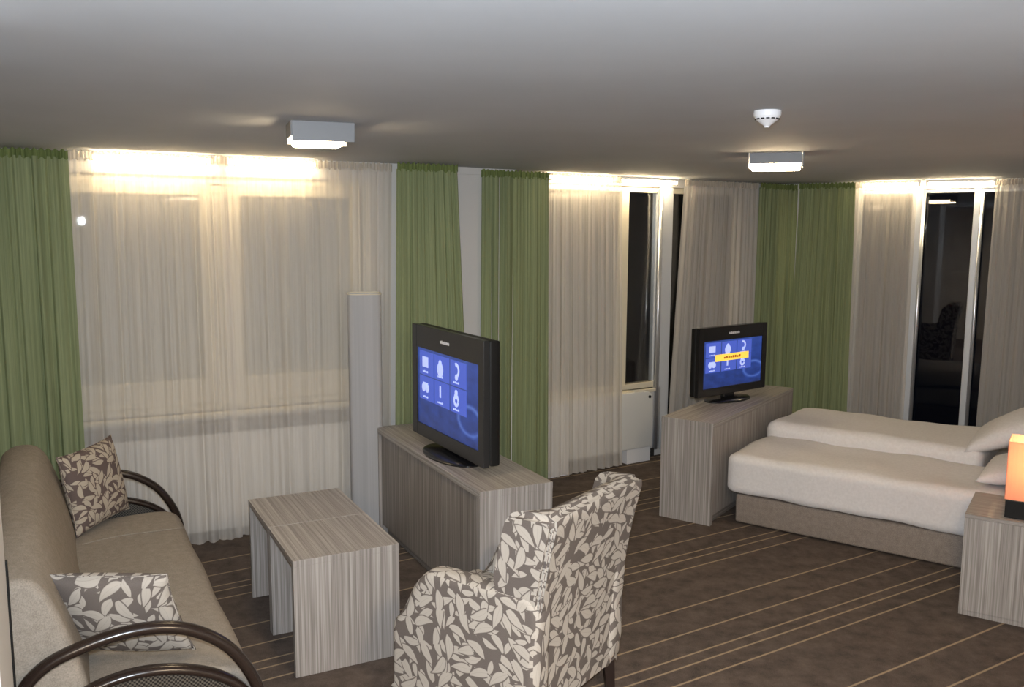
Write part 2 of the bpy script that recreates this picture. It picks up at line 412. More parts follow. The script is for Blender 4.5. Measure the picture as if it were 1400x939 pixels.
# window 1, two cream sashes with closed roller blinds behind the glass
y = WO + 0.02
w1 = struct('window_1', frame_bm(-1.05, 0.95, 0.83, 2.33, 0.05, y, y + 0.08), 'cream', (P1.x, P1.y, 0), A1)
bm = B(); box(bm, (-0.075, y - 0.004, 0.86), (0.025, y + 0.08, 2.27), 0.004); struct('center_post', bm, 'cream', parent=w1)
for x0, x1 in ((-0.99, -0.075), (0.025, 0.89)):
    bm = frame_bm(x0 + .003, x1 - .003, 0.882, 2.279, 0.07, y - 0.008, y + 0.06); box(bm, (x0 + 0.068, y - 0.0075, 0.945), (x1 - 0.068, y + 0.059, 1.045), 0.004)
    sh = struct('sash', bm, 'cream', parent=w1)
    struct('pane', pane_bm(x0 + 0.07, x1 - 0.07, 1.04, 2.21, y + 0.02), 'glass', parent=sh)
    struct('roller_blind', pane_bm(x0 + 0.068, x1 - 0.068, 1.04, 2.212, y + 0.045), 'blind', parent=sh)
bm = B(); box(bm, (-1.08, WO - 0.05, 0.80), (0.98, WO + 0.06, 0.83), 0.005); struct('sill', bm, 'cream', parent=w1)
# window 2
y = WO + 0.03
w2 = struct('window_2', frame_bm(0.0, 1.40, 0.62, 2.38, 0.05, y, y + 0.08), 'cream', (P2.x, P2.y, 0), A2)
struct('pane', pane_bm(0.05, 0.94, 0.67, 2.33, y + 0.03), 'glass', parent=w2)
struct('roller_blind', pane_bm(0.06, 0.90, 0.67, 2.33, y + 0.05), 'blind', parent=w2)
struct('pane', pane_bm(1.00, 1.35, 0.67, 2.33, y + 0.03), 'glass', parent=w2)
w4 = struct('window_4', frame_bm(1.405, 2.35, 0.05, 2.38, 0.05, y, y + 0.08), 'cream', (P2.x, P2.y, 0), A2)
struct('pane', pane_bm(1.455, 2.30, 0.10, 2.33, y + 0.03), 'glass', parent=w4)
bm = B(); box(bm, (0.92, y - 0.02, 0.66), (1.0, y + 0.08, 2.345), 0.006); struct('center_post', bm, 'cream', parent=w2)
bm = B(); box(bm, (1.345, y - 0.03, 0.05), (1.50, y + 0.08, 2.38), 0.012, 3)
pst = struct('window_post', bm, 'white_post', parent=w2)
bm = B(); tube(bm, [(1.345, y - 0.03, 0.06), (1.345, y - 0.03, 2.36)], 0.024, 20); struct('round_edge', bm, 'silver', parent=pst, smooth=True)
bm = B(); box(bm, (0.0, WO - 0.03, 0.59), (1.32, WO + 0.06, 0.62), 0.004); struct('sill', bm, 'cream', parent=w2)
# window 3, floor-deep glass with silver posts
w3 = struct('window_3', frame_bm(-0.55, 1.30, 0.06, 2.38, 0.035, y, y + 0.08), 'white_post', (PB.x, PB.y, 0), AB)
for x0, x1 in ((-0.515, -0.04), (0.02, 0.40), (0.46, 1.265)):
    struct('pane', pane_bm(x0, x1, 0.095, 2.345, y + 0.03), 'glass', parent=w3)
bm = B(); box(bm, (-0.085, y - 0.05, 0.06), (-0.005, y + 0.08, 2.38), 0.006); a_ = struct('window_post', bm, 'white_post', parent=w3)
bm = B(); tube(bm, [(0.005, y - 0.045, 0.07), (0.005, y - 0.045, 2.37)], 0.017, 20); struct('round_edge', bm, 'silver', parent=a_, smooth=True)
bm = B(); box(bm, (0.395, y - 0.05, 0.06), (0.445, y + 0.08, 2.38), 0.006); a_ = struct('window_post', bm, 'white_post', parent=w3)
bm = B(); tube(bm, [(0.457, y - 0.045, 0.07), (0.457, y - 0.045, 2.37)], 0.015, 20); struct('round_edge', bm, 'silver', parent=a_, smooth=True)

# ------------------------------------------------------------------ cove lamps above the windows
def cove(p, a, s0, s1, label):
    o = thing('tube_lamp', label, 'lamp', (*fr(p, a, (s0 + s1) / 2, 0.085), H), a, 'tube lamps behind the curtain tops')
    h = (s1 - s0) / 2
    bm = B(); box(bm, (-h, -0.018, -0.022), (h, 0.018, 0), 0.003); obj('housing', bm, 'plastic_white', o)
    bm = B(); tube(bm, [(-h + 0.02, 0, -0.036), (h - 0.02, 0, -0.036)], 0.013, 12); obj('tube', bm, 'tube', o, smooth=True)
    for sx in (-1, 1):
        bm = B(); box(bm, (sx * (h - 0.012) - 0.009, -0.016, -0.052), (sx * (h - 0.012) + 0.009, 0.016, -0.02), 0.002); obj('end_cap', bm, 'plastic_white', o)
cove(P1, A1, -0.76, -0.06, 'warm tube lamp above left half of the wide sheer-covered window')
cove(P1, A1, 0.0, 0.58, 'warm tube lamp above right half of the wide sheer-covered window')
cove(P2, A2, 0.04, 0.74, 'warm tube lamp behind the sheer curtain over the fan coil unit')
cove(P2, A2, 0.80, 1.46, 'warm tube lamp above the uncurtained glass gap right of the fan coil unit')
cove(PB, AB, -0.52, -0.02, 'warm tube lamp above the narrow sheer left of the dark balcony glass')
cove(PB, AB, 0.02, 0.56, 'warm tube lamp above the uncovered dark balcony glass')

# ------------------------------------------------------------------ curtains
rnd = random.Random(5)
def curtain(name, label, cat, p, a, s0t, s1t, s0b, s1b, m, tape, pitch, amp, off=0.0, z0=0.025, z1=H - 0.005, group=None, seed=1, hem=0.0):
    rn = random.Random(seed)
    base = fr(p, a, (s0b + s1b) / 2, off); o = thing(name, label, cat, (base.x, base.y, 0), a, group)
    c = (s0b + s1b) / 2; W = max(s1t - s0t, s1b - s0b); nf = W / pitch
    nu = int(W / 0.009) + 8; nz = 26
    ph = [rn.uniform(0, 6.28) for _ in range(6)]
    def wave(u, k):   # k 0 at hem, 1 at top
        x = u * nf * 2 * math.pi
        v = math.sin(x + 1.1 * math.sin(x * 0.31 + ph[0]) + 0.5 * k * math.sin(x * 0.17 + ph[5])) * (0.75 + 0.35 * math.sin(x * 0.23 + ph[1]))
        v += 0.35 * math.sin(1.9 * x + ph[2] + 0.8 * math.sin(0.4 * x)) + 0.45 * k * math.sin(2.7 * x + ph[3])
        return v
    bm = B(); L = bm.loops.layers.uv.verify(); grid = []
    for j in range(nz + 1):
        k = j / nz; z = z0 + (z1 - 0.045 - z0) * k; row = []
        am = amp * (1.0 - 0.45 * k)
        for i in range(nu + 1):
            u = i / nu
            s = (s0b + (s1b - s0b) * u) * (1 - k) + (s0t + (s1t - s0t) * u) * k
            zz = z + (hem * math.sin(u * 9 + ph[4]) if j == 0 else 0)
            row.append((bm.verts.new((s - c + 0.25 * am * wave(u + 0.01, k), am * wave(u, k), zz)), u * W, z))
        grid.append(row)
    for j in range(nz):
        for i in range(nu):
            q = (grid[j][i], grid[j][i + 1], grid[j + 1][i + 1], grid[j + 1][i]); f = bm.faces.new([v[0] for v in q])
            for lp, v in zip(f.loops, q): lp[L].uv = (v[1] * 1.6, v[2])
    obj('drape', bm, m, o, smooth=True, uv=False, fix=False)
    # gathered heading
    bm = B(); L = bm.loops.layers.uv.verify(); grid = []; n2 = int((s1t - s0t) / 0.005)
    for j in range(5):
        k = j / 4; row = []
        for i in range(n2 + 1):
            u = i / n2; s = s0t + (s1t - s0t) * u; x = s / 0.021 * 2 * math.pi
            yy = -0.006 + (0.009 + 0.006 * abs(k - 0.5)) * math.sin(x + 1.3 * math.sin(x * 0.27 + ph[1])) * (0.8 + 0.4 * math.sin(x * 0.13))
            row.append((bm.verts.new((s - c, yy, z1 - 0.05 + 0.05 * k + (0.006 * math.sin(x * 0.6 + ph[2]) - 0.006 if j in (0, 4) else 0))), s, k * 0.05))
        grid.append(row)
    for j in range(4):
        for i in range(n2):
            q = (grid[j][i], grid[j][i + 1], grid[j + 1][i + 1], grid[j + 1][i]); f = bm.faces.new([v[0] for v in q])
            for lp, v in zip(f.loops, q): lp[L].uv = (v[1], v[2])
    obj('heading', bm, tape, o, smooth=True, uv=False, fix=False)
    return o
G = 'green curtains along the window walls'; S = 'sheer curtains along the window walls'
curtain('green_curtain', 'green curtain in the left corner behind the sofa', 'curtain', P1, A1, -1.55, -0.865, -1.55, -0.865, 'green', 'tape', 0.09, 0.025, group=G, seed=1, off=-0.02)
curtain('sheer_curtain', 'white sheer covering the left half of the widest window', 'curtain', P1, A1, -0.87, 0.0, -0.90, 0.015, 'sheer', 'sheer_tape', 0.11, 0.027, group=S, seed=2)
curtain('sheer_curtain', 'white sheer behind the tall white floor lamp', 'curtain', P1, A1, -0.03, 1.07, -0.01, 1.03, 'sheer', 'sheer_tape', 0.12, 0.022, group=S, seed=3, off=0.045)
curtain('green_curtain', 'green curtain left of the pale pillar behind the larger television', 'curtain', P1, A1, 1.07, 1.50, 1.03, 1.60, 'green', 'tape', 0.085, 0.022, group=G, seed=4, off=-0.055)
curtain('green_curtain', 'green curtain right of the pale pillar', 'curtain', P2, A2, -0.60, 0.0, -0.62, 0.02, 'green', 'tape', 0.09, 0.025, group=G, seed=5, off=-0.04)
curtain('sheer_curtain', 'white sheer hanging in front of the fan coil unit', 'curtain', P2, A2, -0.01, 0.755, 0.0, 0.82, 'sheer', 'sheer_tape', 0.09, 0.024, group=S, seed=6)
curtain('sheer_curtain', 'white sheer hanging behind the smaller television', 'curtain', P2, A2, 1.46, 2.37, 1.33, 2.40, 'sheer', 'sheer_tape', 0.085, 0.022, group=S, seed=7)
curtain('green_curtain', 'green curtain directly right of the smaller television', 'curtain', P2, A2, 2.36, 2.90, 2.36, 2.92, 'green', 'tape', 0.08, 0.018, group=G, seed=8, off=-0.03)
curtain('green_curtain', 'green curtain in the corner beyond the foot of the bed', 'curtain', PB, AB, -1.02, -0.53, -1.06, -0.50, 'green', 'tape', 0.09, 0.025, group=G, seed=9, off=-0.04)
curtain('sheer_curtain', 'narrow white sheer left of the dark balcony glass', 'curtain', PB, AB, -0.54, -0.035, -0.53, -0.03, 'sheer', 'sheer_tape', 0.08, 0.018, group=S, seed=10)
curtain('sheer_curtain', 'white sheer right of the dark glass behind the bed pillows', 'curtain', PB, AB, 0.56, 1.55, 0.54, 1.55, 'sheer', 'sheer_tape', 0.07, 0.018, group=S, seed=11)

# ------------------------------------------------------------------ radiator cover and fan coil unit
o = thing('radiator_cover', 'long white radiator cover with grey grille under the wide left window', 'radiator', (*fr(P1, A1, -0.12, 0.10), 0), A1)
bm = B(); box(bm, (-0.92, 0, 0.06), (0.90, 0.066, 0.70), 0.006); obj('front_panel', bm, 'white_metal', o)
bm = B(); box(bm, (-0.92, 0.002, 0.70), (0.90, 0.066, 0.775), 0.002)
for i in range(44): box(bm, (-0.91 + i * 0.0412, -0.003, 0.708), (-0.895 + i * 0.0412, 0.006, 0.768))
obj('grille', bm, 'grille', o)
for x in (-0.85, 0.83):
    bm = B(); box(bm, (x - 0.02, 0.01, 0), (x + 0.02, 0.06, 0.062), 0.003); obj('foot', bm, 'white_metal', o)
o = thing('fan_coil_unit', 'low white fan coil unit under the window, half behind a sheer', 'heater', (*fr(P2, A2, 0.60, 0.045), 0), A2)
bm = B(); prism(bm, [(-0.60, 0.13), (0.60, 0.13), (0.60, 0.56), (0.585, 0.60), (0.54, 0.625), (-0.60, 0.625)], 0.0, 0.118, 'y', 0.006)
autosmooth(obj('casing', bm, 'white_metal', o))
bm = B(); box(bm, (-0.55, 0.02, 0.622), (0.40, 0.10, 0.632), 0.002); obj('outlet_grille', bm, 'cream', o)
bm = B(); box(bm, (0.33, 0.012, 0.0), (0.595, 0.115, 0.13), 0.003); obj('skirt', bm, 'plastic_white', o)['label'] = 'lower pale skirt of the unit'
bm = B(); box(bm, (-0.59, 0.012, 0.0), (-0.30, 0.115, 0.13), 0.003); obj('skirt', bm, 'plastic_white', o)
bm = B(); lathe(bm, [(0.013, 0.0), (0.013, 0.008), (0.009, 0.010)], 16); k = obj('control_knob', bm, 'black', o); k.rotation_euler = (R(90), 0, 0); k.location = (0.56, 0.0, 0.575)

# ------------------------------------------------------------------ white column lamp
o = thing('floor_lamp', 'tall unlit white paper column lamp before the sheer curtain', 'lamp', (-0.965, 5.705, 0), R(12))
bm = B(); lathe(bm, [(0.085, 0), (0.085, 0.02), (0.075, 0.026)], 32); obj('base', bm, 'aluminium', o)
bm = B(); N = 40; rings = []
prof = [(0.100, 0.028), (0.101, 0.4), (0.101, 0.8), (0.101, 1.2), (0.101, 1.59)]

for r_, z_ in prof:
    rings.append([bm.verts.new((1.06 * r_ * math.copysign(abs(math.cos(2 * math.pi * k / N)) ** 0.42, math.cos(2 * math.pi * k / N)), r_ * math.copysign(abs(math.sin(2 * math.pi * k / N)) ** 0.42, math.sin(2 * math.pi * k / N)), z_)) for k in range(N)])
for A_, B_ in zip(rings, rings[1:]):
    for k in range(N): bm.faces.new((A_[k], A_[(k + 1) % N], B_[(k + 1) % N], B_[k]))
top_ring = [v.co.copy() for v in rings[-1]]
autosmooth(obj('lamp_shade', bm, 'paper', o), 40)
bm = B(); tube(bm, top_ring, 0.004, 8, closed=True); obj('top_ring', bm, 'cream', o)

# ------------------------------------------------------------------ sideboards
def cabinet(label, x, y, yaw, wdt, dep, h, mirror=False):
    o = thing('sideboard', label, 'sideboard', (x, y, 0), yaw, 'striped laminate sideboards carrying the televisions')
    t_ = 0.035
    bm = B(); box(bm, (0, 0, h - t_), (wdt, dep, h), 0.0015); obj('top', bm, 'lam', o, grain='y')
    for y0 in (0.001, dep - 0.041):
        bm = B(); box(bm, (0.001, y0, 0), (wdt - 0.001, y0 + 0.04, h - t_), 0.001); obj('end_panel', bm, 'lam', o, grain='z')
    fx = (0.022, 0.040) if not mirror else (wdt - 0.019, wdt - 0.001)
    n = 3; g = (dep - 0.082) / n
    for i in range(n):
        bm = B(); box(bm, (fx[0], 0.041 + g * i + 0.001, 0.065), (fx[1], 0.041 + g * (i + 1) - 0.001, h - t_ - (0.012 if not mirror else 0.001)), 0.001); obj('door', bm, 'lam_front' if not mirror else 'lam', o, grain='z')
    bk = (wdt - 0.02, wdt - 0.002) if not mirror else (0.01, 0.028)
    bm = B(); box(bm, (bk[0], 0.041, 0.0), (bk[1], dep - 0.041, h - t_), 0.0); obj('back_panel', bm, 'lam', o, grain='z')
    fx2 = (0.055, 0.07) if not mirror else (wdt - 0.045, wdt - 0.03)
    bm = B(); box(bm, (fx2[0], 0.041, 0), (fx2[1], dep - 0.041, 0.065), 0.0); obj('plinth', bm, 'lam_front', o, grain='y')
    return o
CAB1 = (-0.156, 4.208, R(27.0), 0.416, 1.615, 0.717)
CAB2 = (1.048, 6.019, R(-35.3), 0.382, 1.69, 0.717)
cabinet('striped laminate sideboard under the larger television, beside the nesting tables', *CAB1)
cabinet('striped laminate sideboard under the smaller television at the foot of the bed', *CAB2, mirror=True)

# ------------------------------------------------------------------ nesting tables
def utable(label, v0, dep, w_):
    a = R(27.45); ox, oy = -0.963, 3.719
    o = thing('nesting_table', label, 'table', (ox - v0 * math.sin(a), oy + v0 * math.cos(a), 0), a, 'striped nesting tables between sofa and armchair')
    h = 0.547
    bm = B(); box(bm, (0, 0, h - 0.03), (w_, dep, h), 0.0015); obj('tabletop', bm, 'lam', o, grain='y')
    for y0 in (0.0005, dep - 0.0305):
        bm = B(); box(bm, (0.001, y0, 0), (w_ - 0.001, y0 + 0.03, h - 0.03), 0.001); obj('leg_panel', bm, 'lam', o, grain='z')
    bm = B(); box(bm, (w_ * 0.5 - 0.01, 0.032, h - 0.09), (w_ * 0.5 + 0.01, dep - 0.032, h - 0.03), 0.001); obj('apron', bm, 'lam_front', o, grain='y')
utable('striped U-shaped side table nearer the camera, touching the other one', 0.0, 0.50, 0.497)
utable('striped U-shaped side table nearer the window, touching the other one', 0.505, 0.498, 0.497)

# ------------------------------------------------------------------ televisions
def television(label, bl, br, zb, zt, zcab, banner, thick):
    bl, br = Vector(bl), Vector(br); d = br - bl; W = d.length; a = math.atan2(d.y, d.x); c = (bl + br) / 2
    o = thing('television', label, 'television', (c.x, c.y, zcab), a, 'lit flat televisions on the sideboards')
    z0, z1 = zb - zcab, zt - zcab; h = z1 - z0
    # front frame with a real opening for the screen
    bx, bt, bb = W * 0.075, h * 0.20, h * 0.115
    xl, xr, zl, zh = -W / 2 + bx, W / 2 - bx * 0.9, z0 + bb, z1 - bt
    bm = B(); dd = 0.035
    box(bm, (-W / 2, 0, z0), (xl, dd, z1), 0.004); box(bm, (xr, 0, z0), (W / 2, dd, z1), 0.004)
    box(bm, (xl - .004, 0.0008, z0), (xr + .004, dd, zl), 0.003); box(bm, (xl - .004, 0.0008, zh), (xr + .004, dd, z1), 0.003)
    obj('bezel', bm, 'bezel' if not banner else 'black_gloss', o)
    bm = B(); prism(bm, [(-W / 2 + 0.004, z0 + 0.005), (W / 2 - 0.004, z0 + 0.005), (W / 2 - 0.004, z1 - 0.004), (-W / 2 + 0.004, z1 - 0.004)], dd - 0.002, thick, 'y', 0.02, 4)
    autosmooth(obj('back_shell', bm, 'black', o))
    bm = B(); L = bm.loops.layers.uv.verify()
    vs = [bm.verts.new(v) for v in ((xl, 0.008, zl), (xr, 0.008, zl), (xr, 0.008, zh), (xl, 0.008, zh), (xl, 0.02, zl), (xr, 0.02, zl), (xr, 0.02, zh), (xl, 0.02, zh))]
    f = bm.faces.new(vs[:4])
    for lp, uv_ in zip(f.loops, ((0, 0), (1, 0), (1, 1), (0, 1))): lp[L].uv = uv_
    for q in ((4, 7, 6, 5), (0, 4, 5, 1), (1, 5, 6, 2), (2, 6, 7, 3), (3, 7, 4, 0)): bm.faces.new([vs[i] for i in q])
    scr = obj('screen', bm, 'picture', o, uv=False)
    sw, sh = xr - xl, zh - zl
    def rect(bm, u0, v0, u1, v1, y0=0.0062, y1=0.0078): box(bm, (xl + u0 * sw, y0, zl + v0 * sh), (xl + u1 * sw, y1, zl + v1 * sh))
    # six menu tiles with white icons
    cx = (0.14, 0.40, 0.66); rows = (0.80, 0.48)
    bm = B()
    for i in range(3):
        for j in range(2):
            rect(bm, 0.035 + 0.265 * i, 0.655 - 0.325 * j, 0.285 + 0.265 * i, 0.965 - 0.325 * j, 0.0072)
    obj('menu_tiles', bm, 'tile', scr)
    def disc(u, v, r, y0=0.0055, y1=0.007, a0=0, a1=360, hole=0):
        n = 14; pts = [(xl + u * sw + r * sw * math.cos(R(a0 + (a1 - a0) * k / n)), zl + v * sh + r * sw * math.sin(R(a0 + (a1 - a0) * k / n))) for k in range(n + (0 if a1 - a0 == 360 else 1))]
        if hole: pts += [(xl + u * sw + hole * sw * math.cos(R(a0 + (a1 - a0) * k / n)), zl + v * sh + hole * sw * math.sin(R(a0 + (a1 - a0) * k / n))) for k in range(n, -1, -1)]
        prism(bm, pts, y0, y1, 'y')
    for j in range(2):
        for i in range(3):
            bm = B(); u = cx[i]; v = rows[j] + (0.02 if j == 0 else 0.03); r_, k = rows[j], (0.11, 0.12)[j]
            if (i, j) == (0, 0): rect(bm, u - 0.05, v - 0.06, u + 0.05, v + 0.075, 0.0055)
            elif (i, j) == (1, 0): disc(u, v + 0.045, 0.026); disc(u, v - 0.03, 0.05)
            elif (i, j) == (2, 0): disc(u, v + 0.03, 0.05, a0=-70, a1=110, hole=0.028); disc(u + 0.005, v - 0.055, 0.022)
            elif (i, j) == (0, 1): disc(u - 0.03, v - 0.02, 0.032); disc(u + 0.032, v - 0.02, 0.032); rect(bm, u - 0.045, v - 0.01, u + 0.045, v + 0.05, 0.0055)
            elif (i, j) == (1, 1): rect(bm, u - 0.011, v - 0.07, u + 0.011, v + 0.075, 0.0055)
            else: disc(u, v + 0.065, 0.022); disc(u, v - 0.03, 0.042, hole=0.02, a0=0, a1=350); rect(bm, u - 0.028, v - 0.01, u + 0.028, v + 0.04, 0.0055)
            for q in range(4): rect(bm, u - 0.045 + q * 0.024, r_ - k, u - 0.028 + q * 0.024, r_ - k + 0.018 + 0.006 * (q % 2), 0.0055)
            obj('menu_icon', bm, 'icon', scr)
    if banner:
        bm = B(); rect(bm, 0.19, 0.555, 0.76, 0.70, 0.0035, 0.005); obj('menu_banner', bm, 'banner', scr)
        bm = B()
        for q in range(8): rect(bm, 0.33 + q * 0.037, 0.60, 0.358 + q * 0.037, 0.655 if q % 3 else 0.64, 0.0025, 0.0034)
        obj('banner_writing', bm, 'banner_text', scr)
    # small silver mark on the upper frame
    bm = B(); zc = z1 - bt * 0.5; hh = 0.018
    for q in range(6):
        x_ = -0.065 + q * 0.0215
        box(bm, (x_, -0.0012, zc - hh / 2), (x_ + 0.006, 0.001, zc + hh / 2 * (1.0 if q % 2 else 0.7)))
        box(bm, (x_ + 0.005, -0.0012, zc - hh / 2), (x_ + 0.0155, 0.001, zc - hh / 2 + 0.006)); box(bm, (x_ + 0.011, -0.0012, zc - hh / 2), (x_ + 0.016, 0.001, zc + hh / 4))
    obj('maker_mark', bm, 'logo', o)
    # neck and oval foot
    bm = B(); prism(bm, [(-0.07, 0.012), (0.07, 0.012), (0.055, z0 + 0.03), (-0.055, z0 + 0.03)], 0.03, 0.065, 'y', 0.006); obj('neck', bm, 'black_gloss', o)
    bm = B(); k = W * 0.29
    lathe(bm, [(k, 0.0), (k * 1.0, 0.008), (k * 0.93, 0.016), (k * 0.55, 0.022), (k * 0.30, 0.030)], 40, c=(0, 0.045), sx=1.0, sy=0.50); autosmooth(obj('stand_base', bm, 'black_gloss', o), 50)
television('larger television showing a blue menu of six white icons', (-0.611, 5.324), (-0.146, 4.464), 0.765, 1.438, 0.717, False, 0.105)
television('smaller television with a yellow banner across its blue menu', (1.373, 6.377), (2.014, 6.883), 0.775, 1.294, 0.717, True, 0.09)

# ------------------------------------------------------------------ bed
bx, by, ba = 1.544, 5.865, R(-36.5)
o = thing('double_bed', 'wide double bed with taupe fabric base and white linen', 'bed', (bx, by, 0), ba)
bm = B(); box(bm, (0, 0, 0.012), (2.05, 1.42, 0.212), 0.018, 3); autosmooth(obj('bed_base', bm, 'bed_base', o))
for x in (0.12, 1.93):
    for y_ in (0.12, 1.30):
        bm = B(); lathe(bm, [(0.025, 0), (0.03, 0.02)], 16, c=(x, y_)); obj('foot', bm, 'black', o)
for y0 in (0.015, 0.715):
    bm = B(); box(bm, (0.01, y0, 0.213), (2.04, y0 + 0.69, 0.40), 0.04, 4); autosmooth(obj('mattress', bm, 'mattress', o))
bm = B(); box(bm, (2.055, -0.05, 0.0), (2.12, 1.47, 0.95), 0.015, 3); autosmooth(obj('headboard', bm, 'bed_base', o))
def softbox(name, label, cat, x0, x1, y0, y1, z0, z1, rad, seed, m='linen', wr=0.006, group=None, nx=70, ny=36, crown=0.0, hang=None):
    """puffy slab following the bed frame: rounded section, slight wrinkles"""
    bm = B(); box(bm, (x0, y0, z0), (x1, y1, z1))
    bmesh.ops.subdivide_edges(bm, edges=bm.edges, cuts=26, use_grid_fill=True)
    c = Vector(((x0 + x1) / 2, (y0 + y1) / 2, (z0 + z1) / 2)); hx, hy, hz = (x1 - x0) / 2, (y1 - y0) / 2, (z1 - z0) / 2
    rn = random.Random(seed); ph = [rn.uniform(0, 6.28) for _ in range(12)]
    bm.verts.index_update(); sx_, sy_ = (x1 - x0) / 27, (y1 - y0) / 27; dn = {}
    for v_ in bm.verts:
        k_ = 0
        if v_.co.z < z0 + 1e-5 and v_.co.x > x0 + sx_ * 0.5 and v_.co.y > y0 + sy_ * 0.5: k_ = 1 if (v_.co.x < x0 + sx_ * 1.5 or v_.co.y < y0 + sy_ * 1.5) else 2
        dn[v_.index] = k_
    for v_ in bm.verts:
        q = v_.co - c
        r_ = min(rad, hx, hy, hz)
        inner = Vector((max(-hx + r_, min(hx - r_, q.x)), max(-hy + r_, min(hy - r_, q.y)), max(-hz + r_, min(hz - r_, q.z))))
        dd = q - inner
        if dd.length > 1e-6: q = inner + dd.normalized() * r_
        ex = 1 - abs(q.x / hx) ** 3; ey = 1 - abs(q.y / hy) ** 3
        nrm = dd.normalized() if dd.length > 1e-6 else Vector((0, 0, 1))
        wv = wr * (math.sin(q.x * 7 + ph[0] + 2 * math.sin(q.y * 3 + ph[1])) + 0.6 * math.sin(q.x * 17 + q.y * 5 + ph[2]) + 0.5 * math.sin(q.y * 13 + q.x * 4 + ph[3]))
        q = q + nrm * wv
        if q.z > 0: q.z += crown * max(ex, 0) * max(ey, 0)
        v_.co = c + q
        if hang and dn[v_.index]:
            v_.co.x = max(v_.co.x, x0 + 0.064); v_.co.y = min(max(v_.co.y, y0 + 0.064), y1); v_.co.z = 0.404 if dn[v_.index] == 2 else z0 + 0.012
    ob = obj(name, bm, m, smooth=True)
    tag(ob, label, cat, group)
    ob.location = (bx, by, 0); ob.rotation_euler = (0, 0, ba)
    return ob
softbox('duvet', 'near white duvet hanging over the camera side of the bed', 'duvet', -0.06, 1.66, -0.055, 0.70, 0.214, 0.50, 0.062, 3, group='white duvets on the bed', hang=True, crown=0.0)
softbox('duvet', 'far white duvet folded thicker along the window side of the bed', 'duvet', -0.05, 1.40, 0.66, 1.44, 0.405, 0.60, 0.07, 4, group='white duvets on the bed', wr=0.005)
def pillow(name, label, loc, rot, W, D, T, m, group=None, cat='pillow', seed=1, ear=0.10, piping=False):
    bm = B(); n = 30; top = {}; L = bm.loops.layers.uv.verify(); rn = random.Random(seed); ph = [rn.uniform(0, 6.28) for _ in range(8)]
    def P(i, j, s):
        u, v_ = i / n * 2 - 1, j / n * 2 - 1
        k = (max(0.0, 1 - u * u) * max(0.0, 1 - v_ * v_)) ** 0.42
        pin = 1 - ear * (1 - abs(v_) ** 3) * (abs(u) ** 4) ; pin2 = 1 - ear * (1 - abs(u) ** 3) * (abs(v_) ** 4)
        wv = 0.05 * k * (math.sin(3 * u + ph[0] + 2 * v_) + math.sin(5 * v_ + ph[1] - 2 * u))
        return (u * W / 2 * pin, s * T / 2 * k * (1 + wv) + 0.0005 * s, v_ * D / 2 * pin2)
    for s in (-1, 1):
        for i in range(n + 1):
            for j in range(n + 1):
                edge = i in (0, n) or j in (0, n)
                if edge and s == 1: top[(i, j, 1)] = top[(i, j, -1)]
                else: top[(i, j, s)] = bm.verts.new(P(i, j, s))
    for s in (-1, 1):
        for i in range(n):
            for j in range(n):
                q = [(i, j), (i + 1, j), (i + 1, j + 1), (i, j + 1)]
                if s == 1: q = q[::-1]
                f = bm.faces.new([top[(a, b, s)] for a, b in q])
                for lp, (a, b) in zip(f.loops, q): lp[L].uv = (a / n * W + s * 0.9, b / n * D)
    o = obj(name, bm, m, smooth=True, uv=False); tag(o, label, cat, group)
    o.location = loc; o.rotation_euler = rot
    if piping:
        bm = B(); pts = []
        for i in range(n): pts.append(P(i, 0, 0))
        for j in range(n): pts.append(P(n, j, 0))
        for i in range(n, 0, -1): pts.append(P(i, n, 0))
        for j in range(n, 0, -1): pts.append(P(0, j, 0))
        tube(bm, pts, 0.0035, 6, closed=True); obj('piping', bm, m, o, smooth=True)
    return o
def bedpt(x, y_, z): return (bx + x * math.cos(ba) - y_ * math.sin(ba), by + x * math.sin(ba) + y_ * math.cos(ba), z)
pillow('bed_pillow', 'white pillow propped up on the window side of the bed', bedpt(1.56, 1.04, 0.715), (R(62), 0, ba + R(90)), 0.74, 0.62, 0.20, 'linen', 'white pillows on the bed', seed=4, ear=0.05)
pillow('bed_pillow', 'white pillow lying on the near half of the bed behind the bedside lamp', bedpt(1.72, 0.40, 0.60), (R(78), 0, ba + R(90)), 0.68, 0.56, 0.16, 'linen', 'white pillows on the bed', seed=5, ear=0.05)

# ------------------------------------------------------------------ nightstand and lamp
na = R(-33.5)
o = thing('nightstand', 'solid striped laminate bedside block under the glowing lamp', 'nightstand', (2.364, 4.424, 0), na)
bm = B(); box(bm, (0, 0, 0.53), (0.46, 0.48, 0.549), 0.001); obj('top', bm, 'lam', o, grain='x')
bm = B(); box(bm, (0.001, 0.012, 0.0), (0.459, 0.479, 0.5295), 0.001); obj('body', bm, 'lam', o, grain='z')
bm = B(); box(bm, (0.001, 0.0, 0.03), (0.459, 0.0115, 0.529), 0.001); obj('front_panel', bm, 'lam', o, grain='z')
def npt(u, v_): return (2.364 + u * math.cos(na) - v_ * math.sin(na), 4.424 + u * math.sin(na) + v_ * math.cos(na))
o = thing('table_lamp', 'glowing square table lamp with black base on the nightstand', 'lamp', (*npt(0.175, 0.05), 0.549), na)
bm = B(); box(bm, (0, 0, 0), (0.27, 0.20, 0.095), 0.004); obj('base', bm, 'black', o)
bm = B(); zt0, zt1 = 0.098, 0.40; t_ = 0.0025
for q in (((-0.005, -0.005), (0.275, -0.005 + t_)), ((-0.005, 0.205 - t_), (0.275, 0.205)), ((-0.005, -0.005), (-0.005 + t_, 0.205)), ((0.275 - t_, -0.005), (0.275, 0.205))):
    box(bm, (*q[0], zt0), (*q[1], zt1))
obj('lamp_shade', bm, 'shade', o)
